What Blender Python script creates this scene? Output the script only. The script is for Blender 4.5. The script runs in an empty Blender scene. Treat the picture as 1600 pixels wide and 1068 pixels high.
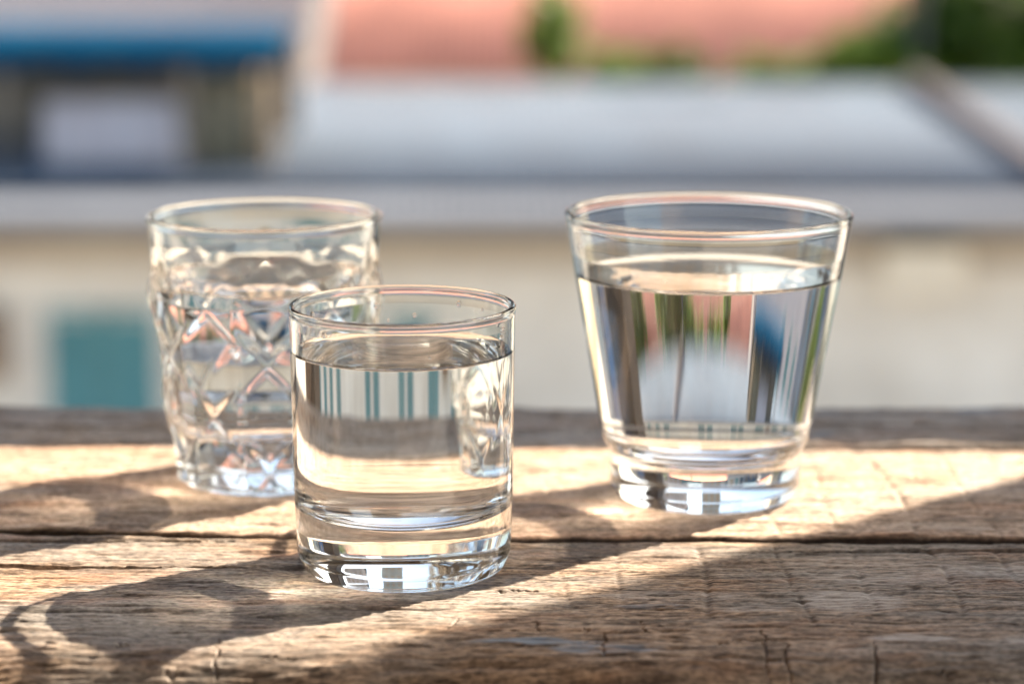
import bpy, bmesh, math, random
import numpy as np
from mathutils import Vector, Matrix

S = bpy.context.scene
COL = S.collection
RAD = math.radians
random.seed(4)

# The place is written in metres; at the end everything is laid out with U Blender units to the metre
# (unit scale 0.1, one unit = one decimetre), which the refraction solver needs for 2 mm glass walls.
U = 10.0
S.unit_settings.system = 'METRIC'; S.unit_settings.scale_length = 1 / U
# ------------------------------------------------------------------ camera
CAM_H, PITCH, LENS = 0.222, 11.1, 85.0
cd = bpy.data.cameras.new('camera'); cam = bpy.data.objects.new('camera', cd); COL.objects.link(cam)
cam.location = (0, 0, CAM_H * U); cam.rotation_euler = (RAD(90 - PITCH), 0, 0)
cd.lens = LENS; cd.sensor_width = 36; cd.clip_start = .05; cd.clip_end = 8000
cd.dof.use_dof = True; cd.dof.focus_distance = 0.762 * U; cd.dof.aperture_fstop = 5.9 / U
S.camera = cam

# ------------------------------------------------------------------ light
SUN_EL, SUN_AZ = 41.0, 56.5          # azimuth from +Y towards +X
sd = Vector((math.sin(RAD(SUN_AZ)) * math.cos(RAD(SUN_EL)), math.cos(RAD(SUN_AZ)) * math.cos(RAD(SUN_EL)), math.sin(RAD(SUN_EL))))
W = bpy.data.worlds.new('World'); S.world = W; W.use_nodes = True
nt = W.node_tree; sk = nt.nodes.new('ShaderNodeTexSky'); sk.sky_type = 'NISHITA'; sk.sun_disc = False
sk.sun_elevation = RAD(SUN_EL); sk.sun_rotation = RAD(SUN_AZ); sk.dust_density = 3.0; sk.ozone_density = 1.0
nt.links.new(sk.outputs[0], nt.nodes['Background'].inputs[0]); nt.nodes['Background'].inputs[1].default_value = 0.10
ld = bpy.data.lights.new('sun', 'SUN'); ld.energy = 5.0; ld.angle = RAD(.5); ld.color = (1, .84, .72)
sun = bpy.data.objects.new('sun', ld); COL.objects.link(sun); sun.rotation_euler = sd.to_track_quat('Z', 'Y').to_euler()
sun.location = (2, 2, 4)
S.view_settings.view_transform = 'Standard'; S.view_settings.look = 'None'; S.view_settings.gamma = 1
S.view_settings.exposure = 1.97
S.view_settings.use_white_balance = True; S.view_settings.white_balance_temperature = 6900; S.view_settings.white_balance_tint = 6
cy = S.cycles
cy.max_bounces = 24; cy.transmission_bounces = 24; cy.glossy_bounces = 8; cy.diffuse_bounces = 3; cy.transparent_max_bounces = 8
cy.caustics_refractive = True; cy.caustics_reflective = True; cy.blur_glossy = 0.27
cy.use_guiding = True; cy.guiding_training_samples = 128
cy.sample_clamp_indirect = 2000.0
cy.use_denoising = True
cy.denoising_prefilter = 'ACCURATE'
try: cy.denoiser = 'OPENIMAGEDENOISE'
except Exception: pass
MNEE = True
if MNEE: ld.cycles.is_caustics_light = True

# ------------------------------------------------------------------ helpers
def link(o, parent=None):
    COL.objects.link(o)
    if parent: o.parent = parent
    return o
def tag(o, label=None, cat=None, group=None, kind=None):
    if label: o['label'] = label
    if cat: o['category'] = cat
    if group: o['group'] = group
    if kind: o['kind'] = kind
    return o
def empty(name, loc=(0, 0, 0), rz=0, **k):
    o = bpy.data.objects.new(name, None); o.empty_display_size = .1
    o.location = loc; o.rotation_euler = (0, 0, rz); link(o); return tag(o, **k)
def pydata(name, vs, fs, m, parent=None, smooth=False):
    me = bpy.data.meshes.new(name); me.from_pydata([tuple(v) for v in vs], [], fs)
    if smooth: me.shade_smooth()
    if m: me.materials.append(m)
    me.update()
    return link(bpy.data.objects.new(name, me), parent)
class MB:
    def __init__(s): s.v = []; s.f = []
    def box(s, x0, x1, y0, y1, z0, z1):
        b = len(s.v)
        s.v += [(x, y, z) for z in (z0, z1) for x, y in ((x0, y0), (x1, y0), (x1, y1), (x0, y1))]
        s.f += [(b + i for i in q) for q in ((0, 3, 2, 1), (4, 5, 6, 7), (0, 1, 5, 4), (1, 2, 6, 5), (2, 3, 7, 6), (3, 0, 4, 7))]
        s.f[-6:] = [tuple(q) for q in s.f[-6:]]; return s
    def quad(s, a, b, c, d):
        n = len(s.v); s.v += [a, b, c, d]; s.f.append((n, n + 1, n + 2, n + 3)); return s
    def tube(s, p, q, r0, r1, n=8):
        p, q = Vector(p), Vector(q); d = (q - p).normalized(); a = d.orthogonal().normalized(); c = d.cross(a); b = len(s.v)
        for o, r in ((p, r0), (q, r1)):
            for i in range(n):
                t = 2 * math.pi * i / n; s.v.append(tuple(o + a * math.cos(t) * r + c * math.sin(t) * r))
        for i in range(n): s.f.append((b + i, b + (i + 1) % n, b + n + (i + 1) % n, b + n + i))
        s.f.append(tuple(b + n - 1 - i for i in range(n))); s.f.append(tuple(b + n + i for i in range(n))); return s
    def build(s, name, m, parent=None, bevel=0, smooth=False):
        o = pydata(name, s.v, s.f, m, parent, smooth)
        if bevel:
            md = o.modifiers.new('bevel', 'BEVEL'); md.width = bevel; md.segments = 2
        return o
def copy_tree(o, parent=None):
    c = o.copy(); COL.objects.link(c); c.parent = parent
    for ch in list(o.children): copy_tree(ch, c)
    return c
TP = math.tan(RAD(PITCH)); CP, SP = math.cos(RAD(PITCH)), math.sin(RAD(PITCH)); FP = LENS / 36 * 1600
def at(px, py, Y):
    """point of the place at ground distance Y on the line of sight through photo pixel (px, py)"""
    u, v = (px - 800) / FP, (534 - py) / FP
    d = Vector((u, CP + v * SP, -SP + v * CP)); return Vector((0, 0, CAM_H)) + d * (Y / d.y)

# ------------------------------------------------------------------ materials
def new_mat(name):
    m = bpy.data.materials.new(name); m.use_nodes = True; return m, m.node_tree.nodes, m.node_tree.links
def ramp(N, L, src, stops):
    r = N.new('ShaderNodeValToRGB'); e = r.color_ramp.elements
    while len(e) < len(stops): e.new(.5)
    for i, (p, c) in enumerate(stops): e[i].position = p; e[i].color = (*c, 1) if len(c) == 3 else c
    L.new(src, r.inputs[0]); return r.outputs[0]
def noise(N, L, vec, scale, detail=4, rough=.6, dist=0):
    n = N.new('ShaderNodeTexNoise'); n.inputs['Scale'].default_value = scale; n.inputs['Detail'].default_value = detail
    n.inputs['Roughness'].default_value = rough; n.inputs['Distortion'].default_value = dist
    if vec: L.new(vec, n.inputs['Vector'])
    return n.outputs['Fac']
def mapping(N, L, scale, loc=(0, 0, 0)):
    t = N.new('ShaderNodeTexCoord'); m = N.new('ShaderNodeMapping'); m.inputs['Scale'].default_value = scale; m.inputs['Location'].default_value = loc
    L.new(t.outputs['Object'], m.inputs[0]); return m.outputs[0]
def mixc(N, L, fac, a, b, mode='MIX'):
    x = N.new('ShaderNodeMix'); x.data_type = 'RGBA'; x.blend_type = mode
    for sock, v in ((x.inputs[0], fac), (x.inputs[6], a), (x.inputs[7], b)):
        if hasattr(v, 'is_linked'): L.new(v, sock)
        elif isinstance(v, (int, float)): sock.default_value = v
        else: sock.default_value = (*v, 1)
    return x.outputs[2]
def mathn(N, L, op, a, b=0.0, clamp=False):
    x = N.new('ShaderNodeMath'); x.operation = op; x.use_clamp = clamp
    for sock, v in ((x.inputs[0], a), (x.inputs[1], b)):
        if hasattr(v, 'is_linked'): L.new(v, sock)
        else: sock.default_value = v
    return x.outputs[0]
def plain(name, c1, c2=None, scale=1.5, rough=.7, metal=0, sc=(1, 1, 1), bump=0):
    m, N, L = new_mat(name); b = N['Principled BSDF']; b.inputs['Roughness'].default_value = rough; b.inputs['Metallic'].default_value = metal
    v = mapping(N, L, sc); f = noise(N, L, v, scale, 5, .65)
    c2 = c2 or tuple(x * .72 for x in c1)
    L.new(ramp(N, L, f, [(.3, c2), (.65, c1)]), b.inputs['Base Color'])
    if bump:
        bn = N.new('ShaderNodeBump'); bn.inputs['Strength'].default_value = bump; L.new(f, bn.inputs['Height']); L.new(bn.outputs[0], b.inputs['Normal'])
    return m
def glassy(name, ior, col=(1, 1, 1), rough=0.0):
    m, N, L = new_mat(name); N.remove(N['Principled BSDF']); g = N.new('ShaderNodeBsdfGlass')
    g.inputs['Color'].default_value = (*col, 1); g.inputs['Roughness'].default_value = rough; g.inputs['IOR'].default_value = ior
    L.new(g.outputs[0], N['Material Output'].inputs['Surface']); return m
GLASS = glassy('clear_glass', 1.51, (.985, .995, .99))
GLASS_BODY = glassy('handled_clear_glass', 1.51, (.985, .995, .99))
_N, _L = GLASS_BODY.node_tree.nodes, GLASS_BODY.node_tree.links
_g = [n for n in _N if n.type == 'BSDF_GLASS'][0]
_sm = noise(_N, _L, mapping(_N, _L, (60, 60, 45)), 1.0, 6, .72, 1.2); _sc = noise(_N, _L, mapping(_N, _L, (900, 900, 60), (3, 1, 2)), 1.0, 3, .7, .4)
_L.new(mathn(_N, _L, 'ADD', ramp(_N, _L, _sm, [(.54, (0,) * 3), (.72, (.075,) * 3)]), ramp(_N, _L, _sc, [(.66, (0,) * 3), (.74, (.09,) * 3)])), _g.inputs['Roughness'])
WSIDE = glassy('water_against_glass', 1.333 / 1.51)
WTOP = glassy('water_surface', 1.333)

def wood_mat(name, light, mid, dark, grey, greyamt, flecks=0.0, seed=0.0):
    m, N, L = new_mat(name); b = N['Principled BSDF']
    v = mapping(N, L, (1, 1, 1), (seed, seed * .7, 0))
    wv = N.new('ShaderNodeTexNoise'); wv.inputs['Scale'].default_value = 1; wv.inputs['Detail'].default_value = 3; L.new(mapping(N, L, (16, 30, 16), (seed, 0, 0)), wv.inputs['Vector'])
    def warped(sc, amp):
        q = N.new('ShaderNodeVectorMath'); q.operation = 'MULTIPLY_ADD'; L.new(wv.outputs['Color'], q.inputs[0]); q.inputs[1].default_value = (0, amp * sc[1], 0); L.new(mapping(N, L, sc, (seed, seed, 0)), q.inputs[2]); return q.outputs[0]
    vs = warped((42, 400, 60), .007); vf = warped((120, 900, 300), .006); vb = mapping(N, L, (7, 22, 10), (seed, 0, 0))
    nb = noise(N, L, vb, 1.0, 5, .6, .6); ns = noise(N, L, vs, 1.0, 6, .74, .2); nf = noise(N, L, vf, 1.0, 4, .78, .1)
    f = mathn(N, L, 'ADD', mathn(N, L, 'MULTIPLY', ns, .5), mathn(N, L, 'MULTIPLY', nf, .5))
    c = ramp(N, L, f, [(.415, dark), (.475, mid), (.555, light)])
    g = ramp(N, L, nb, [(.38, (0, 0, 0)), (.58, (1, 1, 1))])
    gm = mathn(N, L, 'MULTIPLY', g, greyamt)
    c = mixc(N, L, gm, c, mixc(N, L, f, tuple(x * .55 for x in grey), tuple(min(1, x * 1.25) for x in grey)))
    # reddish patches
    r = noise(N, L, mapping(N, L, (13, 40, 10), (seed + 3, 2, 0)), 1.0, 4, .6)
    c = mixc(N, L, mathn(N, L, 'MULTIPLY', ramp(N, L, r, [(.52, (0, 0, 0)), (.7, (1, 1, 1))]), .45), c, tuple(a * k for a, k in zip(mid, (1.25, .82, .55))))
    d = noise(N, L, warped((24, 110, 20), .010), 1.0, 5, .68)
    c = mixc(N, L, mathn(N, L, 'MULTIPLY', ramp(N, L, d, [(.50, (0, 0, 0)), (.66, (1, 1, 1))]), .62), c, tuple(x * .75 for x in dark))
    gr = noise(N, L, warped((420, 1300, 400), .002), 1.0, 2, .6)
    c = mixc(N, L, 1.0, c, ramp(N, L, gr, [(.36, (.58,) * 3), (.64, (1.34,) * 3)]), 'MULTIPLY')
    # dirt held in cracks, saw marks and checks (vertex attribute)
    at_ = N.new('ShaderNodeAttribute'); at_.attribute_name = 'dirt'
    c = mixc(N, L, at_.outputs['Fac'], c, (.020, .013, .009))
    aw = N.new('ShaderNodeAttribute'); aw.attribute_name = 'scuff'
    c = mixc(N, L, mathn(N, L, 'MULTIPLY', aw.outputs['Fac'], ramp(N, L, nf, [(.4, (.2,) * 3), (.56, (1,) * 3)])), c, (.50, .47, .44))
    ab = N.new('ShaderNodeAttribute'); ab.attribute_name = 'paint'
    c = mixc(N, L, mathn(N, L, 'MULTIPLY', ab.outputs['Fac'], ramp(N, L, ns, [(.42, (0,) * 3), (.52, (1,) * 3)])), c, (.20, .25, .31))
    L.new(c, b.inputs['Base Color'])
    L.new(ramp(N, L, ns, [(.3, (.8,) * 3), (.7, (.5,) * 3)]), b.inputs['Roughness']); b.inputs['Specular IOR Level'].default_value = .35
    bn = N.new('ShaderNodeBump'); bn.inputs['Strength'].default_value = .7; bn.inputs['Distance'].default_value = .0008
    L.new(f, bn.inputs['Height']); L.new(bn.outputs[0], b.inputs['Normal'])
    return m
WOOD_NEAR = wood_mat('weathered_oak_near', (.44, .32, .22), (.24, .165, .11), (.055, .038, .026), (.29, .268, .24), .95, seed=1.3)
WOOD_MID = wood_mat('weathered_oak_middle', (.58, .435, .335), (.41, .30, .22), (.14, .098, .066), (.42, .37, .31), .5, seed=5.1)
WOOD_FAR = wood_mat('weathered_oak_far', (.40, .34, .28), (.28, .235, .19), (.10, .08, .065), (.33, .32, .31), .9, seed=9.7)
WOOD_POST = plain('dark_stained_wood', (.045, .027, .017), (.025, .015, .01), 2, .6, sc=(6, 6, 1))

# ------------------------------------------------------------------ noise in numpy
def vnoise(x, y, seed):
    rng = np.random.RandomState(seed); T = rng.rand(256, 256).astype(np.float32)
    xi = np.floor(x).astype(int); yi = np.floor(y).astype(int); fx = x - xi; fy = y - yi
    fx = fx * fx * (3 - 2 * fx); fy = fy * fy * (3 - 2 * fy)
    a = T[xi % 256, yi % 256]; b = T[(xi + 1) % 256, yi % 256]; c = T[xi % 256, (yi + 1) % 256]; d = T[(xi + 1) % 256, (yi + 1) % 256]
    return (a * (1 - fx) + b * fx) * (1 - fy) + (c * (1 - fx) + d * fx) * fy
def fbm(x, y, seed, oct=4, g=.5):
    s = 0; a = 1; t = 0
    for i in range(oct): s = s + a * vnoise(x * 2 ** i + 17.3 * i, y * 2 ** i + 9.1 * i, seed + i); t += a; a *= g
    return s / t
def sstep(a, b, x): t = np.clip((x - a) / (b - a), 0, 1); return t * t * (3 - 2 * t)

def axis(lo, hi, a, b, fine, coarse):
    """coordinates with fine steps between a and b and growing steps outside"""
    m = list(np.arange(a, b, fine)); st = fine; v = m[-1]; r = []
    while v < hi: st = min(st * 1.15, coarse); v += st; r.append(min(v, hi))
    st = fine; v = m[0]; l = []
    while v > lo: st = min(st * 1.15, coarse); v -= st; l.append(max(v, lo))
    return np.array(l[::-1] + m + r)

def plank(name, mat, parent, front, back, seed, splits=(), saws=(), checks=(), scuffs=(), paints=(), fine=(.0005, .0004), lift=0.0, round_f=.004, round_b=.003, thick=.032, warp=1.0):
    """one weathered plank: a displaced top with rounded arrises and its sides; front(x), back(x) are the edge lines"""
    xs = axis(-.62, .62, -.235, .235, fine[0], .012)
    depth = back(np.array([0.0]))[0] - front(np.array([0.0]))[0]
    nv = int(depth / fine[1]); e = 1 - np.cos(np.linspace(0, math.pi / 2, 10))
    t = np.linspace(0, 1, nv)
    X, T_ = np.meshgrid(xs, t, indexing='ij'); F = front(xs)[:, None]; B = back(xs)[:, None]; Y = F + (B - F) * T_
    Z = np.zeros_like(X) + lift
    Z += warp * (.0022 * (fbm(X * 7, Y * 22, seed, 3) - .5) + .0012 * (fbm(X * 18, Y * 90, seed + 9, 3) - .5))
    Yw = Y + .006 * (fbm(X * 12, Y * 22, seed + 5, 3) - .5)
    Z += .0017 * (fbm(X * 38, Yw * 400, seed + 20, 3, .6) - .5) * (0.5 + fbm(X * 9, Y * 25, seed + 31, 2))
    Z += .0009 * (fbm(X * 110, Yw * 850, seed + 40, 2, .6) - .5)
    dirt = np.zeros_like(X); scuff = np.zeros_like(X); paint = np.zeros_like(X)
    pits = fbm(X * 60, Yw * 420, seed + 50, 4); pit = sstep(.72, .80, pits); Z -= .0006 * pit; dirt = np.maximum(dirt, .5 * pit)
    fib = fbm(X * 26, Yw * 1000, seed + 55, 3); fb = sstep(.62, .74, fib); Z -= .0003 * fb; dirt = np.maximum(dirt, .4 * fb)
    for (x0, x1, fn, w, dp) in splits:
        yc = fn(X) + .0012 * (fbm(X * 35, X * 0 + 3.3, seed + 60, 4) - .5)
        ww = w * (.45 + 1.1 * fbm(X * 30, X * 0 + 7.7, seed + 61, 3)) * sstep(x0, x0 + .03, X) * (1 - sstep(x1 - .03, x1, X))
        q = np.clip(1 - np.abs(Y - yc) / np.maximum(ww, 1e-6), 0, 1) * (ww > 1e-5); q = np.sqrt(q)
        Z -= dp * q; dirt = np.maximum(dirt, q)
    for (x, ya, yb, w, st) in saws:
        xc = x + .0016 * np.sin((Y - ya) * 40 + x * 90) + .0014 * (fbm(Y * 60, Y * 0 + x * 99, seed + 70, 3) - .5)
        q = np.exp(-((X - xc) / w) ** 2) * sstep(ya - .004, ya + .004, Y) * (1 - sstep(yb - .012, yb, Y))
        q = q * sstep(.25, .6, fbm(X * 150, Y * 260, seed + 71, 3)) * st
        Z -= .0006 * q; dirt = np.maximum(dirt, .42 * q)
    for (x, y, dx, dy, w, dp) in checks:
        # short crack from (x, y) running (dx, dy), jagged
        L2 = dx * dx + dy * dy; Ln = math.sqrt(L2); s_ = ((X - x) * dx + (Y - y) * dy) / L2
        off = ((X - x) * dy - (Y - y) * dx) / Ln + (w * 1.6 + .0022) * (fbm(s_ * 7, s_ * 0 + x * 50, seed + 80, 3) - .5)
        ww = .8 * w * (.3 + 1.4 * fbm(s_ * 11, s_ * 0 + y * 70, seed + 83, 2)) * np.sqrt(np.clip(4 * s_ * (1 - s_), 0, 1)); q = np.clip(1 - np.abs(off) / np.maximum(ww, 1e-7), 0, 1) * ((s_ > 0) & (s_ < 1))
        q = q * (.55 + .45 * fbm(X * 300, Y * 500, seed + 87, 2)); Z -= dp * q; dirt = np.maximum(dirt, .9 * q)
    for (x, y, rx, ry, st) in scuffs:
        scuff = np.maximum(scuff, st * sstep(1.0, .25, ((X - x) / rx) ** 2 + ((Y - y) / ry) ** 2 + 1.1 * (fbm(X * 70, Y * 300, seed + 90, 3) - .5)))
    for (x, y, rx, ry, st) in paints:
        paint = np.maximum(paint, st * sstep(1.0, .3, ((X - x) / rx) ** 2 + ((Y - y) / ry) ** 2 + 1.4 * (fbm(X * 60, Y * 240, seed + 95, 3) - .5)))
    # rounded, worn arrises
    df = (Y - F); db = (B - Y)
    for d, r in ((df, round_f * (.7 + .6 * fbm(X * 9, X * 0, seed + 99, 3))), (db, round_b * (.7 + .6 * fbm(X * 12, X * 0 + 5, seed + 98, 3)))):
        k = np.clip(1 - d / r, 0, 1); Z -= r * (1 - np.sqrt(np.clip(1 - k * k, 0, 1)))
        dirt = np.maximum(dirt, .55 * sstep(.55, 1, k) * (d is db or r.mean() < .01))
    nx, ny = X.shape
    # skirt rows: drop the four sides
    Xp = np.pad(X, 1, 'edge'); Yp = np.pad(Y, 1, 'edge'); Zp = np.pad(Z, 1, 'edge')
    Zp[0, :] = Zp[-1, :] = lift - thick; Zp[:, 0] = Zp[:, -1] = lift - thick
    pad = lambda a: np.pad(a, 1, 'edge')
    co = np.stack([Xp, Yp, Zp], -1).reshape(-1, 3).astype(np.float32); nx += 2; ny += 2
    i = np.arange(nx * ny).reshape(nx, ny)
    q = np.stack([i[:-1, :-1], i[1:, :-1], i[1:, 1:], i[:-1, 1:]], -1).reshape(-1, 4)
    # underside
    me = bpy.data.meshes.new(name); nq = len(q)
    me.vertices.add(len(co)); me.vertices.foreach_set('co', co.ravel()); 
    under = np.array([i[0, 0], i[0, -1], i[-1, -1], i[-1, 0]])
    me.loops.add(nq * 4 + 4); me.loops.foreach_set('vertex_index', np.concatenate([q.ravel(), under]).astype(np.int32))
    me.polygons.add(nq + 1); me.polygons.foreach_set('loop_start', (np.arange(nq + 1) * 4).astype(np.int32))
    me.update(calc_edges=True); me.shade_smooth()
    for nm, a in (('dirt', dirt), ('scuff', scuff), ('paint', paint)):
        ap = pad(np.clip(a, 0, 1))
        if nm == 'dirt': ap[:, 0] = ap[:, -1] = 1; ap[:, 1] = .9; ap[:, -2] = .9
        at_ = me.attributes.new(nm, 'FLOAT', 'POINT'); at_.data.foreach_set('value', ap.ravel().astype(np.float32))
    me.materials.append(mat); o = bpy.data.objects.new(name, me); link(o, parent)
    if MNEE: o.cycles.is_caustics_receiver = True
    return o

# ------------------------------------------------------------------ balcony the table stands on
FLOOR = -.76
st_ = plain('balcony_concrete', (.36, .35, .33), None, 4, .85)
tag(MB().box(-2.3, 2.3, -2.3, 1.28, FLOOR - .18, FLOOR - .002).build('balcony_floor', st_), kind='structure')
# unseen upright and handrail, added to shade the lower right and far plank
PX = .66
pil = plain('brown_render', (.06, .037, .025), (.035, .022, .015), 3, .8, sc=(3, 3, 1))
PY, LEAN = .714 + .868 * PX, .227          # inner face leans outwards above table height to slant the cast shadow edge
t = empty('blocker_pillar', (PX, PY, FLOOR), label='unseen dark brown upright with a leaning face, added to shade the lower right of the table', cat='blocker_pillar')
hz, top = -FLOOR - .04, 2.5
sh = MB(); sh.v = [(x, y, z) for z, x0 in ((0, 0), (hz, 0), (top, LEAN * (top - hz))) for x, y in ((x0, -.62), (.95, -.62), (.95, 0), (x0, 0))]
sh.f = [(3, 2, 1, 0), (8, 9, 10, 11)] + [(o + i, o + (i + 1) % 4, o + 4 + (i + 1) % 4, o + 4 + i) for o in (0, 4) for i in range(4)]
sh.build('shaft', pil, t)
t = empty('blocker_railing', (-1.6, 1.147, FLOOR), label='dark wooden balcony handrail above the far side of the table', cat='railing')
MB().box(0, 2.28, 0, .03, .95, 1.12).build('rail', WOOD_POST, t)
for x in (0.02,): MB().box(x, x + .07, .03, .10, 0, 1.13).build('post', WOOD_POST, t)

M_BLOCKER = plain('blocker_plaster', (.28, .22, .17), (.22, .17, .13), 1.5, .9)  # dark room shell, unseen, added to cut sky light on the table
tag(MB().box(-2.2, 2.2, -2.2, 1.25, 1.75, 1.93).build('blocker_ceiling', M_BLOCKER), kind='structure')
tag(MB().box(-2.2, 2.2, -2.2, -2.0, FLOOR, 1.748).build('blocker_wall_back', M_BLOCKER), kind='structure')
tag(MB().box(-2.2, -2.0, -1.998, 1.0, FLOOR, 1.748).build('blocker_wall_left', M_BLOCKER), kind='structure')

# ------------------------------------------------------------------ table
table = empty('wooden_table', (0, 0, 0), label='weathered rustic wooden plank table under the three glasses', cat='table')
lin = lambda pts: (lambda x: np.interp(x, [p[0] for p in pts], [p[1] for p in pts]))
def wob(fn, s, a=.0012):
    return lambda x: fn(x) + a * (fbm(np.asarray(x) * 22, np.asarray(x) * 0 + s, int(s * 10) + 3, 4) - .5)
def gx(px, py):
    p = at(px, py, 1.0); d = p - Vector((0, 0, CAM_H)); k = CAM_H / -d.z; return d.x * k, d.y * k
gapL, gapM, gapR = gx(0, 829), gx(630, 842), gx(1600, 843)
gap = wob(lin([(-.7, gapL[1] + .004), gapL, gapM, gapR, (.7, gapR[1] - .004)]), 1.7, .002)
near_b = lambda x: gap(x) - .0027
mid_f = lambda x: gap(x) + .0030
far_f0 = wob(lin([(-.7, .920), (.7, .913)]), 4.4, .0015)
rnd = random.Random(11)
checks = []
for k in range(26):
    px = rnd.uniform(120, 1600); py = rnd.uniform(935, 1045); x, y = gx(px, py)
    if rnd.random() < .75: checks.append((x, y, rnd.uniform(.004, .016), rnd.uniform(-.0008, .0008), rnd.uniform(.0003, .0009), .0011))
    else: checks.append((x, y, rnd.uniform(-.003, .003), -rnd.uniform(.002, .005), rnd.uniform(.00010, .0002), .0007))
def chk(px, py, qx, qy, w, dp=.002):
    a = gx(px, py); b = gx(qx, qy); return (a[0], a[1], b[0] - a[0], b[1] - a[1], w, dp)
checks += [chk(765, 918, 842, 921, .0014), chk(1188, 985, 1202, 1028, .0006), chk(1165, 1003, 1215, 1000, .0005), chk(1367, 1005, 1385, 1058, .0007),
           chk(1090, 1002, 1140, 1004, .0004), chk(1220, 996, 1243, 1040, .0004), chk(835, 964, 838, 984, .0005), chk(908, 980, 925, 992, .0005),
           chk(560, 1003, 640, 1003, .0008), chk(180, 1003, 200, 1006, .0012), chk(1300, 972, 1340, 975, .0010), chk(810, 1034, 870, 1036, .0008),
           chk(942, 985, 945, 1020, .0005), chk(340, 995, 338, 1035, .0004), chk(720, 960, 700, 985, .0004), chk(1000, 970, 1010, 990, .0004)]
def gl(*pts): return wob(lin([gx(*p) for p in pts]), 2.9, .001)
near_split = [(-.8, -.02, gl((-400, 876), (0, 882), (385, 886), (700, 892)), .0013, .006),
              (.075, .9, gl((1100, 868), (1250, 862), (1600, 858), (1900, 855)), .0019, .007),
              (-.21, -.09, gl((-100, 841), (0, 843), (460, 845)), .0006, .003)]
saws_n = [(gx(p, 870)[0], .69 + rnd.uniform(0, .02), .786, rnd.uniform(.0006, .0012), s * .95) for p, s in
          ((70, .3), (880, .5), (968, .6), (1088, 1), (1222, 1), (1335, .8), (1455, 1), (1568, .9), (1700, 1))]
saws_m = [(gx(p, 780)[0], .79, .915, rnd.uniform(.0006, .0012), s) for p, s in
          ((60, .3), (170, .5), (860, .3), (1190, .6), (1290, .7), (1400, 1), (1405, .6), (1520, .8), (1590, .5), (1700, 1))]
sc_n = [gx(1330, 940) + (.018, .012, .8), gx(1180, 950) + (.012, .007, .5), gx(1420, 998) + (.016, .004, 1), gx(1590, 1002) + (.006, .003, 1), gx(1350, 880) + (.03, .01, .45),
        gx(1560, 890) + (.03, .012, .5), gx(1030, 930) + (.03, .006, .45), gx(1380, 905) + (.025, .01, .5)]
pa_n = [gx(830, 1002) + (.022, .0035, 1), gx(950, 1012) + (.018, .0025, .8), gx(1330, 1048) + (.008, .003, .8), gx(1020, 944) + (.012, .003, .5)]
plank('plank', WOOD_NEAR, table, wob(lambda x: np.asarray(x) * 0 + .660, 3.1, .003), near_b, 3, near_split, saws_n, checks, sc_n, pa_n, fine=(.0005, .00033), round_f=.014, round_b=.0013)
plank('plank', WOOD_MID, table, mid_f, lambda x: far_f0(x) - .001, 41, [], saws_m, [chk(1425, 742, 1432, 752, .0006), chk(470, 800, 520, 806, .0006), chk(1230, 735, 1234, 748, .0003)],
      [gx(1540, 760) + (.02, .012, .5), gx(1450, 825) + (.03, .008, .4)], [], fine=(.0006, .0005), round_f=.0013, round_b=.001)
plank('plank', WOOD_FAR, table, lambda x: far_f0(x) + .001, wob(lin([(-.7, 1.0), (0, .998), (.1, .995), (.17, 1.003), (.7, 1.0)]), 6.2, .011), 77, [(-.8, .8, lambda x: .955 + x * .01, .0008, .004)], [], [],
      [gx(1450, 660) + (.03, .01, .5)], [gx(1530, 634) + (.014, .008, 1), gx(1275, 682) + (.009, .006, .9), gx(1290, 640) + (.01, .005, .6)], fine=(.0012, .0009), round_b=.006, lift=.0005, warp=3.0)
for x in (-.5, .5):
    MB().box(x - .04, x + .04, .66, .985, -.064, -.033).build('batten', WOOD_POST, table, .002)
    for y in (.68, .94): MB().box(x - .025, x + .025, y - .025, y + .025, FLOOR + .001, -.065).build('leg', WOOD_POST, table, .002)

# ------------------------------------------------------------------ glasses
def rest_z(x, y, r=.0325):
    """height at which a foot ring of radius r round (x, y) rests on the planks"""
    hs = []
    for o in table.children:
        if not o.name.startswith('plank'): continue
        c = np.empty(len(o.data.vertices) * 3, np.float32); o.data.vertices.foreach_get('co', c); c = c.reshape(-1, 3)
        d = np.hypot(c[:, 0] - x, c[:, 1] - y); hs.append(c[(d < r) & (d > r - .006), 2])
    return float(np.percentile(np.concatenate(hs), 97))
def fillet(pts, n=6):
    """pts: (r, z, radius) -> dense profile with rounded corners"""
    out = []
    for i, (x, z, rad) in enumerate(pts):
        p = Vector((x, z))
        if i in (0, len(pts) - 1) or rad == 0: out.append((x, z)); continue
        a = Vector(pts[i - 1][:2]); b = Vector(pts[i + 1][:2]); da = (a - p); db = (b - p)
        ang = da.angle(db); d = min(rad / math.tan(ang / 2), da.length * .49, db.length * .49); r = d * math.tan(ang / 2)
        c = p + (da.normalized() + db.normalized()).normalized() * (r / math.sin(ang / 2)); s = p + da.normalized() * d; e = p + db.normalized() * d
        vs, ve = s - c, e - c; tot = vs.angle(ve)
        sgn = 1 if vs.x * ve.y - vs.y * ve.x > 0 else -1
        for k in range(n + 1):
            t = sgn * tot * k / n; out.append((c.x + vs.x * math.cos(t) - vs.y * math.sin(t), c.y + vs.x * math.sin(t) + vs.y * math.cos(t)))
    return out
def resample(prof, step):
    out = [prof[0]]
    for a, b in zip(prof[:-1], prof[1:]):
        d = math.hypot(b[0] - a[0], b[1] - a[1]); n = max(1, int(d / step))
        out += [(a[0] + (b[0] - a[0]) * k / n, a[1] + (b[1] - a[1]) * k / n) for k in range(1, n + 1)]
    return out
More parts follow.
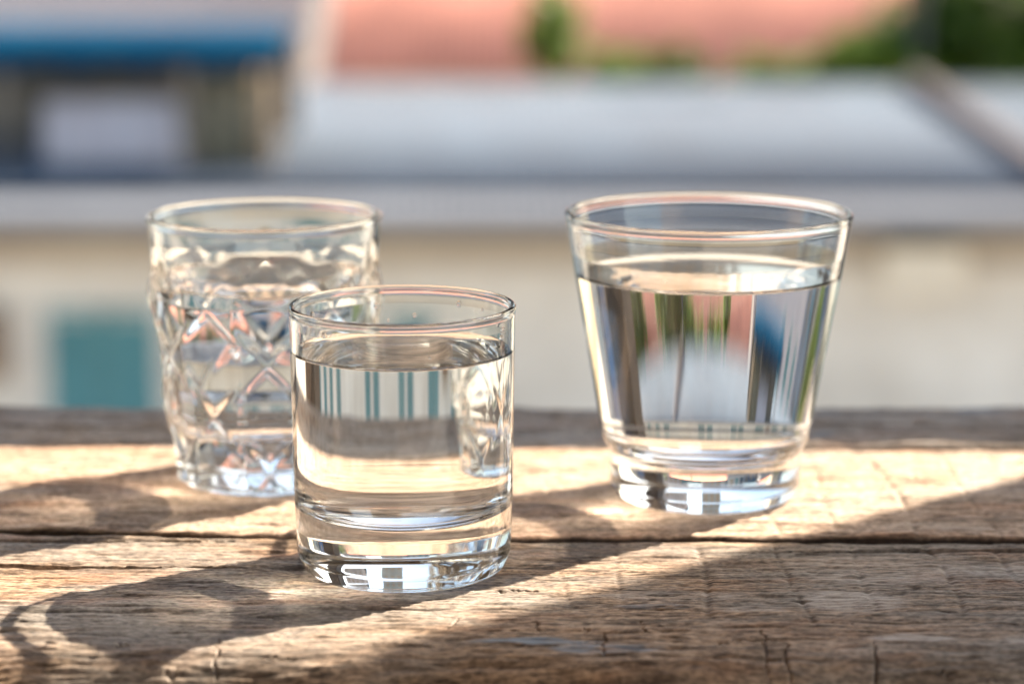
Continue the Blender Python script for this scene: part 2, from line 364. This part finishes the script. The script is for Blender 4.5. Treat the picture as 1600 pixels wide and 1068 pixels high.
def lathe(name, prof, mats, matidx=None, seg=160, fn=None, parent=None, caster=False):
    """prof from axis (bottom) round to wherever it ends; closes on the axis where r = 0; fn(theta, r, z, i) -> r"""
    vs = []; rings = []
    for i, (r, z) in enumerate(prof):
        if r < 1e-6: rings.append([len(vs)]); vs.append((0, 0, z))
        else:
            rings.append(list(range(len(vs), len(vs) + seg)))
            for k in range(seg):
                t = 2 * math.pi * k / seg; rr = fn(t, r, z, i) if fn else r; vs.append((rr * math.cos(t), rr * math.sin(t), z))
    fs = []; mi = []
    for i, (a, b) in enumerate(zip(rings[:-1], rings[1:])):
        for k in range(seg):
            k2 = (k + 1) % seg
            if len(a) == 1: fs.append((a[0], b[k2], b[k]))
            elif len(b) == 1: fs.append((a[k], a[k2], b[0]))
            else: fs.append((a[k], a[k2], b[k2], b[k]))
            mi.append(matidx(i) if matidx else 0)
    me = bpy.data.meshes.new(name); me.from_pydata(vs, [], fs); me.shade_smooth()
    for m in mats: me.materials.append(m)
    me.polygons.foreach_set('material_index', mi); me.update()
    o = bpy.data.objects.new(name, me); link(o, parent)
    if caster: o.cycles.is_caustics_caster = True
    return o
def cut_at(inner, zw):
    """split inner profile (running downwards from the rim) at height zw"""
    up = []; 
    for i, (a, b) in enumerate(zip(inner[:-1], inner[1:])):
        up.append(a)
        if a[1] > zw >= b[1]:
            k = (a[1] - zw) / (a[1] - b[1]); p = (a[0] + (b[0] - a[0]) * k, zw); return up + [p], [p] + inner[i + 1:]
def tumbler(loc, outer, inner, zw, glabel, wlabel, fn=None, stria=None, seg=160, rz=0, step=.002, men=.0016):
    """outer: bottom centre -> rim; inner: rim -> inside bottom centre; water from inside bottom to zw"""
    up, low = cut_at(resample(inner, step), zw + men)
    full = resample(outer, step); dn, lo_ = cut_at(full[::-1], zw + men)
    lower = lo_[::-1]; upper = dn[::-1]; n = len(upper)
    g = empty('drinking_glass', (0, 0, 0)); g.location = loc; g.rotation_euler.z = rz; tag(g, glabel, 'glass')
    lathe('body', lower, [GLASS_BODY], None, seg, (lambda t, r, z, i: fn(t, r, z)) if fn else None, parent=g)
    lathe('rim', upper + up[1:], [GLASS], None, seg, (lambda t, r, z, i: (fn(t, r, z) if fn else r) if i < n else (r * stria(t) if stria and i > n + 20 else r)) if fn or stria else None, parent=g, caster=True)
    wall = low[::-1]; rw = wall[-1][0]; nw = len(wall)
    top = [(rw - d, zw + men * math.exp(-d / .0011) * (1 - d / rw)) for d in (.0002, .0004, .0007, .001, .0014, .002, .003, .004, .006, .01, .02)] + [(0, zw)]
    w = lathe('water', wall + top, [WSIDE, WTOP], lambda i: 0 if i < nw - 1 else 1, seg, (lambda t, r, z, i: r * stria(t)) if stria else None)
    w.location = loc; w.rotation_euler.z = rz; tag(w, wlabel, 'water')
    return g, w

def bead(ro, ri, H, slope_o=0.0, slope_i=0.0, r=None, n=18):
    """fire polished rim: a round bead between outer wall radius ro and inner wall radius ri, top at H"""
    c = (ro + ri) / 2 + .00005; r = r or (ro - ri) / 2 * 1.22; zc = H - r; a0 = -math.acos(min(1, (ro - c) / r)); a1 = math.pi + math.acos(min(1, (c - ri) / r))
    pts = [(c + r * math.cos(a0 + (a1 - a0) * k / n), zc + r * math.sin(a0 + (a1 - a0) * k / n)) for k in range(n + 1)]
    m = n // 2; return pts[:m + 1], pts[m:]
# short straight tumbler in front
fx, fy = gx(632, 887)
H = .0862
outer = fillet([(0, .0022, 0), (.022, .0022, .006), (.0275, .0003, .002), (.0320, .0003, .0045), (.0344, .0062, .007), (.0352, .03, .02), (.03575, H - .0060, .004), (.03585, H - .0030, 0)], 8)
bo, bi = bead(.03585, .0341, H); outer += bo
inner = bi + fillet([(.0341, H - .0032, 0), (.0340, .070, .02), (.0330, .0222, .009), (.022, .0190, .02), (0, .0186, 0)], 10)[1:]
_, FW = tumbler((fx, fy, rest_z(fx, fy)), outer, inner, .0708, 'short straight plain tumbler of water standing in front of the other two glasses', 'clear water three quarters filling the short straight front tumbler')
def droplet(parent, ang, z, r_wall, s, m):
    bm = bmesh.new(); bmesh.ops.create_icosphere(bm, subdivisions=2, radius=1)
    me = bpy.data.meshes.new('droplet'); 
    for v in bm.verts: v.co = Vector((v.co.x * .55 * s, v.co.y * s, v.co.z * s * 1.15 - (.2 * s if v.co.z < 0 else 0)))
    bm.to_mesh(me); bm.free(); me.shade_smooth(); me.materials.append(m); o = bpy.data.objects.new('droplet', me); link(o, parent)
    o.location = ((r_wall - s * .30) * math.cos(ang), (r_wall - s * .30) * math.sin(ang), z); o.rotation_euler.z = ang; return o
dr = random.Random(5)
for k in range(16):
    droplet(FW, RAD(dr.uniform(20, 160) if k < 8 else dr.uniform(200, 340)), dr.uniform(.0745, .0815), .0340, dr.uniform(.0004, .0011), WTOP)
_sr = random.Random(21); _st = [(_sr.randint(9, 75), _sr.uniform(0, 6.28), _sr.uniform(.3, 1)) for _ in range(16)]
def stria(t): return 1 + .00011 * sum(a * math.sin(k * t + p) for k, p, a in _st)
# flared tumbler, right
rx_, ry_ = gx(1100, 776)
H = .1024
outer = fillet([(0, .0022, 0), (.022, .0022, .006), (.0275, .0003, .002), (.0315, .0003, .003), (.0340, .0055, .004), (.0343, .0175, .002), (.0368, .0215, .004), (.0490, H - .0100, .004), (.05015, H - .0030, 0)], 8)
bo, bi = bead(.0502, .0483, H); outer += bo
inner = bi + fillet([(.0482, H - .0032, 0), (.0466, .088, .02), (.0345, .0235, .006), (.025, .0195, .015), (0, .0190, 0)], 10)[1:]
tumbler((rx_, ry_, rest_z(rx_, ry_)), outer, inner, .0800, 'flared plain tumbler of water, widest at its rim, on the right of the table', 'clear water filling the flared right tumbler to near its rim', stria=stria, seg=420)
# cut glass tumbler, left
lx, ly = gx(421, 748)
H = .0985
Rz = lambda z: float(np.interp(z, [0, .003, .012, .020, .03, .05, .060, .070, .080, .090, .0985, .2], [.0325, .0345, .0352, .0363, .0384, .0400, .0414, .0430, .0416, .0419, .0424, .0424]))
def facets(t, r, z):
    if r < Rz(z) - .004 and z < .01: return r
    a = t / (math.pi / 3) + (z - .070) / .040; b = t / (math.pi / 3) - (z - .070) / .040
    tc = (math.floor(a) + math.floor(b) + 1) / 2 * (math.pi / 3); tri = lambda q: 1 - 2 * abs(q - math.floor(q) - .5)
    flat = min(r, r * math.cos(RAD(16.5)) / max(.5, math.cos(t - tc)))      # a flat cut across each diamond
    f = min(1, min(tri(a), tri(b)) * 5.0); f = f * f * (3 - 2 * f)           # narrow raised ridges between the cuts
    k = (.16 + .84 * float(sstep(.077, .070, np.float64(z)))) * float(sstep(.0895, .084, np.float64(z))) * float(sstep(.0005, .004, np.float64(z)))
    return r - (r - flat) * f * k
outer = [(0, .0022), (.021, .0022), (.026, .0006), (.0290, .0002), (.0312, .0005), (.0330, .0018)] + [(Rz(z), z) for z in np.arange(.003, H - .0032, .0008)] + \
        []
bo, bi = bead(.0424, .0398, H); outer += bo
inner = bi + fillet([(.0397, H - .004, 0), (.0392, H - .008, .004), (.0378, .080, .02), (.0362, .06, .02), (.0318, .0225, .007), (.02, .0195, .015), (0, .0190, 0)], 10)[1:]
tumbler((lx, ly, rest_z(lx, ly)), outer, inner, .0730, 'cut glass tumbler of water with diamond facets, on the left behind the short one', 'clear water filling the diamond faceted left tumbler', fn=facets, seg=300, rz=RAD(6), step=.0012)

# ------------------------------------------------------------------ beyond the balcony
GZ = -6.2
def ground():
    m = plain('yard_earth', (.42, .39, .34), (.30, .28, .24), .6, .95)
    o = MB().quad((-260, 2, GZ), (260, 2, GZ), (260, 420, GZ), (-260, 420, GZ)).build('ground', m); tag(o, kind='structure')
ground()
M_WALL = plain('cream_render', (.82, .78, .71), (.56, .51, .44), .8, .9, bump=.1)
M_EAVE = plain('soffit_board', (.42, .38, .33), None, 2, .8)
M_GREY = plain('grey_blue_metal', (.054, .086, .126), (.036, .056, .084), .9, .8, 0, sc=(1, .4, 1))
M_PALE = plain('pale_metal', (.10, .12, .15), (.07, .085, .11), .6, .8, 0)
M_TEAL = plain('teal_paint', (.09, .27, .29), (.06, .19, .21), 2, .6)
M_CORAL = plain('coral_roof_sheet', (.60, .25, .175), (.42, .17, .12), .9, .8, sc=(1, .5, 1))
M_FRAME = plain('white_window_frame', (.75, .74, .70), None, 2, .6)
def corrugated(name, A, B, C, D, pitch, amp, m, parent, thick=.01):
    """sheet from front edge A-B up to back edge D-C with waves running up the slope"""
    A, B, C, D = map(Vector, (A, B, C, D)); n = max(4, int((B - A).length / pitch * 4)); up = (B - A).cross(D - A).normalized(); v = []; f = []
    for i in range(n + 1):
        k = i / n; h = amp * math.sin(i * math.pi / 2 + .4)
        v += [tuple(A.lerp(B, k) + up * h), tuple(D.lerp(C, k) + up * h)]
    for i in range(n): f.append((2 * i, 2 * i + 2, 2 * i + 3, 2 * i + 1))
    o = pydata(name, v, f, m, parent, True); md = o.modifiers.new('solid', 'SOLIDIFY'); md.thickness = thick; return o
def shutters(parent, x, z0, z1, w, y, m=None, louvre=.07):
    """a closed two-leaf louvred shutter in a frame on a wall whose face is at y (local)"""
    m = m or M_TEAL
    f = MB(); t = .06
    f.box(x - t, x, y - .05, y, z0 - t, z1 + t).box(x + w, x + w + t, y - .05, y, z0 - t, z1 + t).box(x, x + w, y - .05, y, z1, z1 + t).box(x, x + w, y - .05, y, z0 - t, z0)
    win = f.build('window', M_FRAME, parent)
    for k in range(2):
        xa = x + .005 + k * w / 2; xb = xa + w / 2 - .01; s = MB(); r = .05
        s.box(xa, xa + r, y - .035, y - .004, z0 + .005, z1 - .005).box(xb - r, xb, y - .035, y - .004, z0 + .005, z1 - .005)
        s.box(xa + r, xb - r, y - .035, y - .004, z0 + .005, z0 + .06).box(xa + r, xb - r, y - .035, y - .004, z1 - .06, z1 - .005)
        nl = int((z1 - z0 - .12) / louvre)
        for j in range(nl):
            z = z0 + .065 + j * louvre; s.quad((xa + r, y - .032, z), (xb - r, y - .032, z), (xb - r, y - .012, z + louvre * .9), (xa + r, y - .012, z + louvre * .9))
        s.build('shutter', m, win)
    return win

t = empty('awning_post', (1.15, 3.0, GZ), label='thick dark brown timber post seen only through the water glasses', cat='post')
MB().box(-.17, .17, -.17, .17, 0, 8.4).build('post', WOOD_POST, t, .02)
MB().box(-.25, .25, -.25, .25, 0, .3).build('base', st_, t, .02)
# the cream house facing the balcony
HY = 20.6; EY = 19.7
house = empty('house', (0, HY, GZ), label='long cream rendered house with grey metal roof and teal shutters', cat='house')
HX0, HX1 = -11.0, 13.5
zl = lambda z: z - GZ
eave_z = at(800, 352, EY).z; mid_z = at(800, 305, 20.9).z; ridge_z = at(800, 131, 27.5).z; wall_z = at(800, 362, HY).z
MB().box(HX0, HX1, 0, 6.6, 0, zl(wall_z) + .12).build('wall', M_WALL, house)
MB().box(HX0 - .3, HX1 + .3, EY - HY, -.002, zl(eave_z) - .02, zl(eave_z) + .02).build('soffit', M_EAVE, house)
MB().box(HX0 - .3, HX1 + .3, EY - HY - .10, EY - HY - .002, zl(eave_z) - .04, zl(eave_z) + .09).build('gutter', M_PALE, house)
corrugated('roof', (HX0 - .4, EY - HY, zl(eave_z) + .05), (HX1 + .4, EY - HY, zl(eave_z) + .05), (HX1 + .4, .3, zl(mid_z)), (HX0 - .4, .3, zl(mid_z)), .10, .012, M_PALE, house)
corrugated('roof', (HX0 - .4, .2, zl(mid_z) + .06), (HX1 + .4, .2, zl(mid_z) + .06), (HX1 + .4, 6.9, zl(ridge_z)), (HX0 - .4, 6.9, zl(ridge_z)), .10, .012, M_GREY, house)
rust = plain('rusty_metal', (.12, .10, .10), (.085, .07, .07), 3, .8)
a, b = at(1432, 140, 27.0), at(1650, 300, 21.2)
MB().tube((a.x, a.y - HY, zl(a.z) + .09), (b.x, b.y - HY, zl(b.z) + .12), .12, .12, 8).build('roof_flashing', rust, house)
wl = at(75, 480, HY); wr = at(247, 625, HY)
zt = zl(wl.z); W_ = wr.x - wl.x
MB().box(HX0 + .02, HX1 - .02, -.02, -.002, zl(at(800, 418, HY).z), zl(wall_z)).build('eave_shade_strip', plain('eave_shade_brown', (.50, .44, .36), (.42, .36, .30), 1, .9), house)  # strip coloured darker to stand in for the shade under the eave
for a_, b_ in ((75, 247), (-330, -160), (-700, -530), (478, 566), (604, 692), (985, 1072), (1122, 1208), (1700, 1800), (1900, 1990), (2090, 2180), (2300, 2400), (2500, 2590)):
    xa = at(a_, 500, HY).x; shutters(house, xa, zt - 1.35, zt, at(b_, 500, HY).x - xa, -.003)
bx = at(0, 480, HY); bz = at(0, 585, HY)
t = empty('meter_box', (bx.x - .45, HY, bz.z), label='brown wooden meter box on the cream wall at the left edge', cat='box')
mb_ = plain('brown_box_wood', (.20, .11, .055), None, 3, .6)
MB().box(0, .47, -.30, -.002, 0, bx.z - bz.z).build('case', mb_, t, .01)
MB().box(.05, .42, -.32, -.301, .05, bx.z - bz.z - .05).build('door', mb_, t, .005)
c0, c1 = at(1375, 378, HY), at(1500, 445, HY)
t = empty('air_conditioner', (c0.x, HY, c1.z), label='cream air conditioner box high on the cream wall at the right', cat='air conditioner')
MB().box(0, c1.x - c0.x, -.3, -.002, 0, c0.z - c1.z).build('casing', plain('cream_plastic', (.80, .74, .63), (.74, .68, .57), 1, .5), t, .03)
for k in range(4): MB().box(.08, c1.x - c0.x - .08, -.312, -.301, .06 + k * .06, .075 + k * .06).build('slat', M_FRAME, t)

# rooftop shed with the blue sheet
SY = 22.0
s0, s1 = at(-90, 308, SY), at(440, 72, SY)
wS = s1.x - s0.x; hS = s1.z - s0.z
shed = empty('rooftop_shed', (s0.x, SY, s0.z), label='open rooftop shed under a deep blue tarpaulin on the grey roof', cat='shed')
M_BLUE = plain('blue_tarpaulin', (.002, .060, .120), (.0015, .038, .085), 1.2, .9)
M_BLUE.node_tree.nodes['Principled BSDF'].inputs['Specular IOR Level'].default_value = .05
M_OLIVE = plain('olive_cloth', (.34, .27, .17), (.20, .16, .10), 2, .9)
M_PINK = plain('washed_pink_cloth', (.88, .74, .72), (.75, .60, .58), 2, .9)
M_DARK = plain('dark_timber', (.34, .265, .20), None, 2, .8)
kx = wS / 530
tv = []; tf = []
nT = 40
for i in range(nT + 1):
    x = -.4 + (wS + .4) * i / nT; sag = .03 * math.sin(i * .9) + .02 * math.sin(i * 2.3)
    tv += [(x, -.25, hS - .20 + sag), (x, -.30, hS - .03 + sag * .3), (x, 1.2, hS + .12), (x, 2.2, hS - .05)]
for i in range(nT):
    for j in range(3): tf.append((i * 4 + j, i * 4 + 4 + j, i * 4 + 5 + j, i * 4 + 1 + j))
o = pydata('tarpaulin', tv, tf, M_BLUE, shed, True); md = o.modifiers.new('s', 'SOLIDIFY'); md.thickness = .01
MB().box(-.3, wS - .03, 2.0, 2.06, -.05, hS - .06).build('back_wall', M_DARK, shed)
for x in (-.28, 100 * kx, 380 * kx, wS - .16): MB().box(x, x + .08, -.2, -.12, -.1, hS - .16).build('post', M_DARK, shed)
MB().box(-.3, wS - .9, -.12, 1.9, -.04, .10).build('floor', M_DARK, shed)
def drape(name, x0, x1, z0, z1, y, m, parent, folds=9, amp=.05):
    v = []; f = []; n = folds * 8
    for i in range(n + 1):
        k = i / n; yy = y + amp * math.sin(k * folds * 2 * math.pi) * (.6 + .4 * math.sin(k * 11))
        v += [(x0 + (x1 - x0) * k, yy * 1.0, z0 + .02 * math.sin(k * 17)), (x0 + (x1 - x0) * (.04 + .92 * k), y + (yy - y) * .4, z1)]
    for i in range(n): f.append((2 * i, 2 * i + 2, 2 * i + 3, 2 * i + 1))
    o = pydata(name, v, f, m, parent, True); md = o.modifiers.new('s', 'SOLIDIFY'); md.thickness = .006; return o
drape('curtain', 385 * kx, 525 * kx, -.0, hS - .22, -.05, M_OLIVE, shed, 5, .06)
w = drape('laundry_sheet', (60 + 90) * kx, (285 + 90) * kx, 15 * kx, 150 * kx, .1, M_PINK, None, 5, .03)
w.location = (s0.x, SY, s0.z); tag(w, 'pale pink sheet hanging inside the blue roofed shed', 'laundry')

# pale wall with upper storey behind the shed
pw = empty('building', (0, 38.8, GZ), label='pale lilac flat roofed building behind the blue roofed shed', cat='building')
p0, p1 = at(-700, 130, 38.8), at(560, 0, 38.8)
M_LILAC = plain('lilac_render', (.52, .48, .50), (.44, .41, .43), .6, .9)
MB().box(p0.x, p1.x, 0, 6, 0, zl(at(0, -120, 38.8).z)).build('wall', M_LILAC, pw)
MB().box(p0.x - .1, p1.x + .1, -.1, 6.1, zl(at(0, -120, 38.8).z) + .002, zl(at(0, -120, 38.8).z) + .25).build('parapet', M_FRAME, pw)
for k in range(3):
    x = p0.x + 1.0 + k * 2.3; shutters(pw, x, 3.0, 4.2, .9, -.003)
# coral roofed house
CY = 31.0
q0, q1 = at(505, 122, CY), at(1750, 122, CY)
ch = empty('house', (0, CY, GZ), label='house with a broad coral corrugated roof beyond the trees', cat='house')
zr = zl(q0.z)
MB().box(q0.x + .3, q1.x + 4, .6, 7, 0, zr + .1).build('wall', M_WALL, ch)
corrugated('roof', (q0.x, 0, zr), (q1.x + 4.5, 0, zr), (q1.x + 4.5, 7.5, zr + 3.0), (q0.x, 7.5, zr + 3.0), .12, .02, M_CORAL, ch, .02)
MB().quad((q0.x - .28, -.05, zr - .04), (q0.x - .004, -.05, zr - .04), (q0.x - .004, 7.5, zr + 2.98), (q0.x - .28, 7.5, zr + 2.98)).build('bargeboard', plain('painted_board', (.24, .21, .19), None, 2, .9), ch).modifiers.new('s', 'SOLIDIFY').thickness = .05
for k in range(5): shutters(ch, q0.x + 1 + k * 2.2, 1.5, 2.8, .9, .597)

# ------------------------------------------------------------------ trees
def leafy(name, base, parts, trunk_top, m_leaf, m_bark, label, n=2200, leaf=.12, seed=0, group=None):
    r = random.Random(seed); t = empty(name, base, label=label, cat='tree' if name != 'bush' else 'bush', group=group)
    tb = MB(); tt = Vector(trunk_top); tb.tube((0, 0, 0), tt * .55, .16, .12); tb.tube(tt * .55, tt, .12, .07)
    for (c, rad) in parts:
        c = Vector(c); tb.tube(tt * r.uniform(.5, .8), c, .06, .02, 5)
        for _ in range(3): tb.tube(c * .6 + tt * .4, c + Vector((r.uniform(-1, 1) * rad[0], r.uniform(-1, 1) * rad[1], r.uniform(-.6, 1) * rad[2])) * .8, .03, .008, 4)
    tb.build('trunk', m_bark, t)
    v = []; f = []; tot = sum(p[1][0] * p[1][2] for p in parts)
    for (c, rad) in parts:
        k = int(n * rad[0] * rad[2] / tot); cl = [(r.gauss(0, .5), r.gauss(0, .5), r.gauss(0, .5)) for _ in range(max(6, k // 40))]
        for i in range(k):
            q = r.choice(cl); p = Vector(c) + Vector([(q[j] + r.gauss(0, .16)) * rad[j] * 1.05 for j in range(3)])
            a = Vector((r.gauss(0, 1), r.gauss(0, 1), r.gauss(0, 1))).normalized(); b_ = a.orthogonal().normalized(); s = leaf * r.uniform(.6, 1.3)
            m_ = len(v); v += [p - a * s, p + b_ * s * .45, p + a * s, p - b_ * s * .45]; f.append((m_, m_ + 1, m_ + 2, m_ + 3))
    o = pydata('crown', v, f, m_leaf, t); return t
def leaf_mat(name, c1, c2):
    m, N, L = new_mat(name); b = N['Principled BSDF']; f = noise(N, L, mapping(N, L, (1, 1, 1)), 1.7, 3)
    c = ramp(N, L, f, [(.35, c2), (.65, c1)]); L.new(c, b.inputs['Base Color']); b.inputs['Roughness'].default_value = .5
    tr = N.new('ShaderNodeBsdfTranslucent'); L.new(mixc(N, L, .5, c, (.22, .36, .02)), tr.inputs[0]); mx = N.new('ShaderNodeMixShader'); mx.inputs[0].default_value = .4
    L.new(b.outputs[0], mx.inputs[1]); L.new(tr.outputs[0], mx.inputs[2]); L.new(mx.outputs[0], N['Material Output'].inputs[0]); return m
LEAF1 = leaf_mat('leaf_bright', (.20, .30, .03), (.10, .17, .02)); LEAF2 = leaf_mat('leaf_dark', (.09, .16, .02), (.035, .07, .012))
BARK = plain('bark', (.10, .075, .055), None, 4, .9)
TY = 29.2
def tree_at(name, blobs, m, label, n, seed, leaf=.11, Y=TY):
    """blobs in photo pixels (cx, cy, rx, ry)"""
    c0 = at(blobs[0][0], blobs[0][1], Y); base = (c0.x, Y, GZ); s = Y / FP * 1.0; ps = []
    for (cx, cy_, rx, ry) in blobs:
        p = at(cx, cy_, Y); ps.append(((p.x - c0.x, random.Random(cx).uniform(-.2, .2), p.z - GZ), (rx * s, min(rx, ry) * s * 1.1, ry * s)))
    leafy(name, base, ps, (0, 0, (ps[0][0][2]) * .92), m, BARK, label, n, leaf, seed)
tree_at('tree', [(872, 50, 34, 45), (868, 100, 22, 30), (860, 10, 26, 25)], LEAF1, 'slender bright green tree before the coral roof', 1900, 1, Y=29.4)
tree_at('tree', [(985, 100, 46, 24), (945, 112, 30, 14), (1025, 112, 26, 14)], LEAF1, 'low yellow green treetop before the coral roof', 1100, 2, Y=28.6)
tree_at('tree', [(1064, 103, 30, 24)], LEAF2, 'small dark round treetop before the coral roof', 900, 3, Y=28.7)
tree_at('tree', [(1280, 108, 60, 14), (1345, 84, 55, 34), (1220, 112, 62, 15)], LEAF1, 'wide low green tree sloping down before the coral roof', 3800, 4, .12, Y=28.6)
tree_at('tree', [(1560, 40, 100, 100), (1470, 70, 60, 55), (1500, 0, 60, 60), (1660, 10, 120, 120)], LEAF2, 'big dark green tree at the upper right behind the grey roof', 9000, 5, .15, Y=29.0)
tree_at('tree', [(2300, 20, 160, 170), (2150, 60, 90, 90)], LEAF2, 'broad dark tree outside the right of the view', 5000, 6, .16, Y=30.0)
tree_at('tree', [(-1500, -20, 170, 190), (-1350, 60, 100, 110)], LEAF2, 'broad dark tree outside the left of the view', 5000, 7, .16, Y=31.0)
t = empty('utility_pole', (at(1436, 60, 28.2).x, 28.2, GZ), label='grey utility pole rising before the dark tree', cat='pole')
MB().tube((0, 0, 0), (0, 0, 7.6), .07, .06, 10).build('pole', plain('pole_concrete', (.10, .10, .09), None, 3, .9), t)
MB().box(-.7, .7, -.04, .04, 7.1, 7.2).build('crossarm', WOOD_POST, t)

# ------------------------------------------------------------------ far houses, mostly seen through the glasses
cols = [(.70, .70, .72), (.10, .22, .42), (.72, .66, .55), (.60, .62, .66), (.16, .30, .46), (.74, .73, .70), (.50, .52, .50), (.12, .26, .30), (.70, .62, .60), (.68, .70, .74), (.15, .25, .45), (.72, .70, .66)]
names = ['white', 'deep blue', 'sand', 'pale grey', 'blue', 'bright white', 'grey green', 'dark teal', 'pale pink', 'cool white', 'navy blue', 'ivory']
rr = random.Random(8); x = -52
for i, (c, nm) in enumerate(zip(cols, names)):
    c = tuple(.62 * q for q in c); w_ = rr.uniform(6, 10); y = rr.uniform(52, 62); h = rr.choice((9, 12, 16, 20, 24)) + rr.uniform(-1, 1)
    hb = empty('town_house', (x, y, GZ), label='%s rendered town house far beyond the coral roof' % nm, cat='house')
    mw = plain('render_' + nm.replace(' ', '_'), c, None, .4, .9); MB().box(0, w_, 0, 8, 0, h).build('wall', mw, hb)
    mr = (M_CORAL, M_GREY, M_PALE)[i % 3]
    MB().quad((-.3, -.4, h - .05), (w_ + .3, -.4, h - .05), (w_ + .3, 4, h + 1.6), (-.3, 4, h + 1.6)).quad((-.3, 8.4, h - .05), (-.3, 4, h + 1.6), (w_ + .3, 4, h + 1.6), (w_ + .3, 8.4, h - .05)).build('roof', mr, hb).modifiers.new('s', 'SOLIDIFY').thickness = .1
    nx = int(w_ / 2.2)
    for fl in range(int(h / 3)):
        for k in range(nx):
            xx = .7 + k * (w_ - .8) / nx; MB().box(xx, xx + 1.0, -.05, -.002, 1 + fl * 3, 2.4 + fl * 3).build('window', (M_TEAL, M_DARK, M_BLUE)[(i + k) % 3] if i % 2 else M_DARK, hb)
    x += w_ + rr.uniform(.2, 1.5)

for o in COL.objects:
    n = o.name.split('.')[0]
    if o.parent is None and n in ('drinking_glass', 'water', 'tree', 'town_house'):
        o['group'] = {'drinking_glass': 'glasses of water on the table', 'water': 'water in the glasses', 'tree': 'trees beyond the grey roof', 'town_house': 'far town houses'}[n]
# ------------------------------------------------------------------ metres to scene units
for o in list(COL.objects):
    if o.parent is None and o is not cam and o.type != 'LIGHT':
        o.location = o.location * U; o.scale = o.scale * U
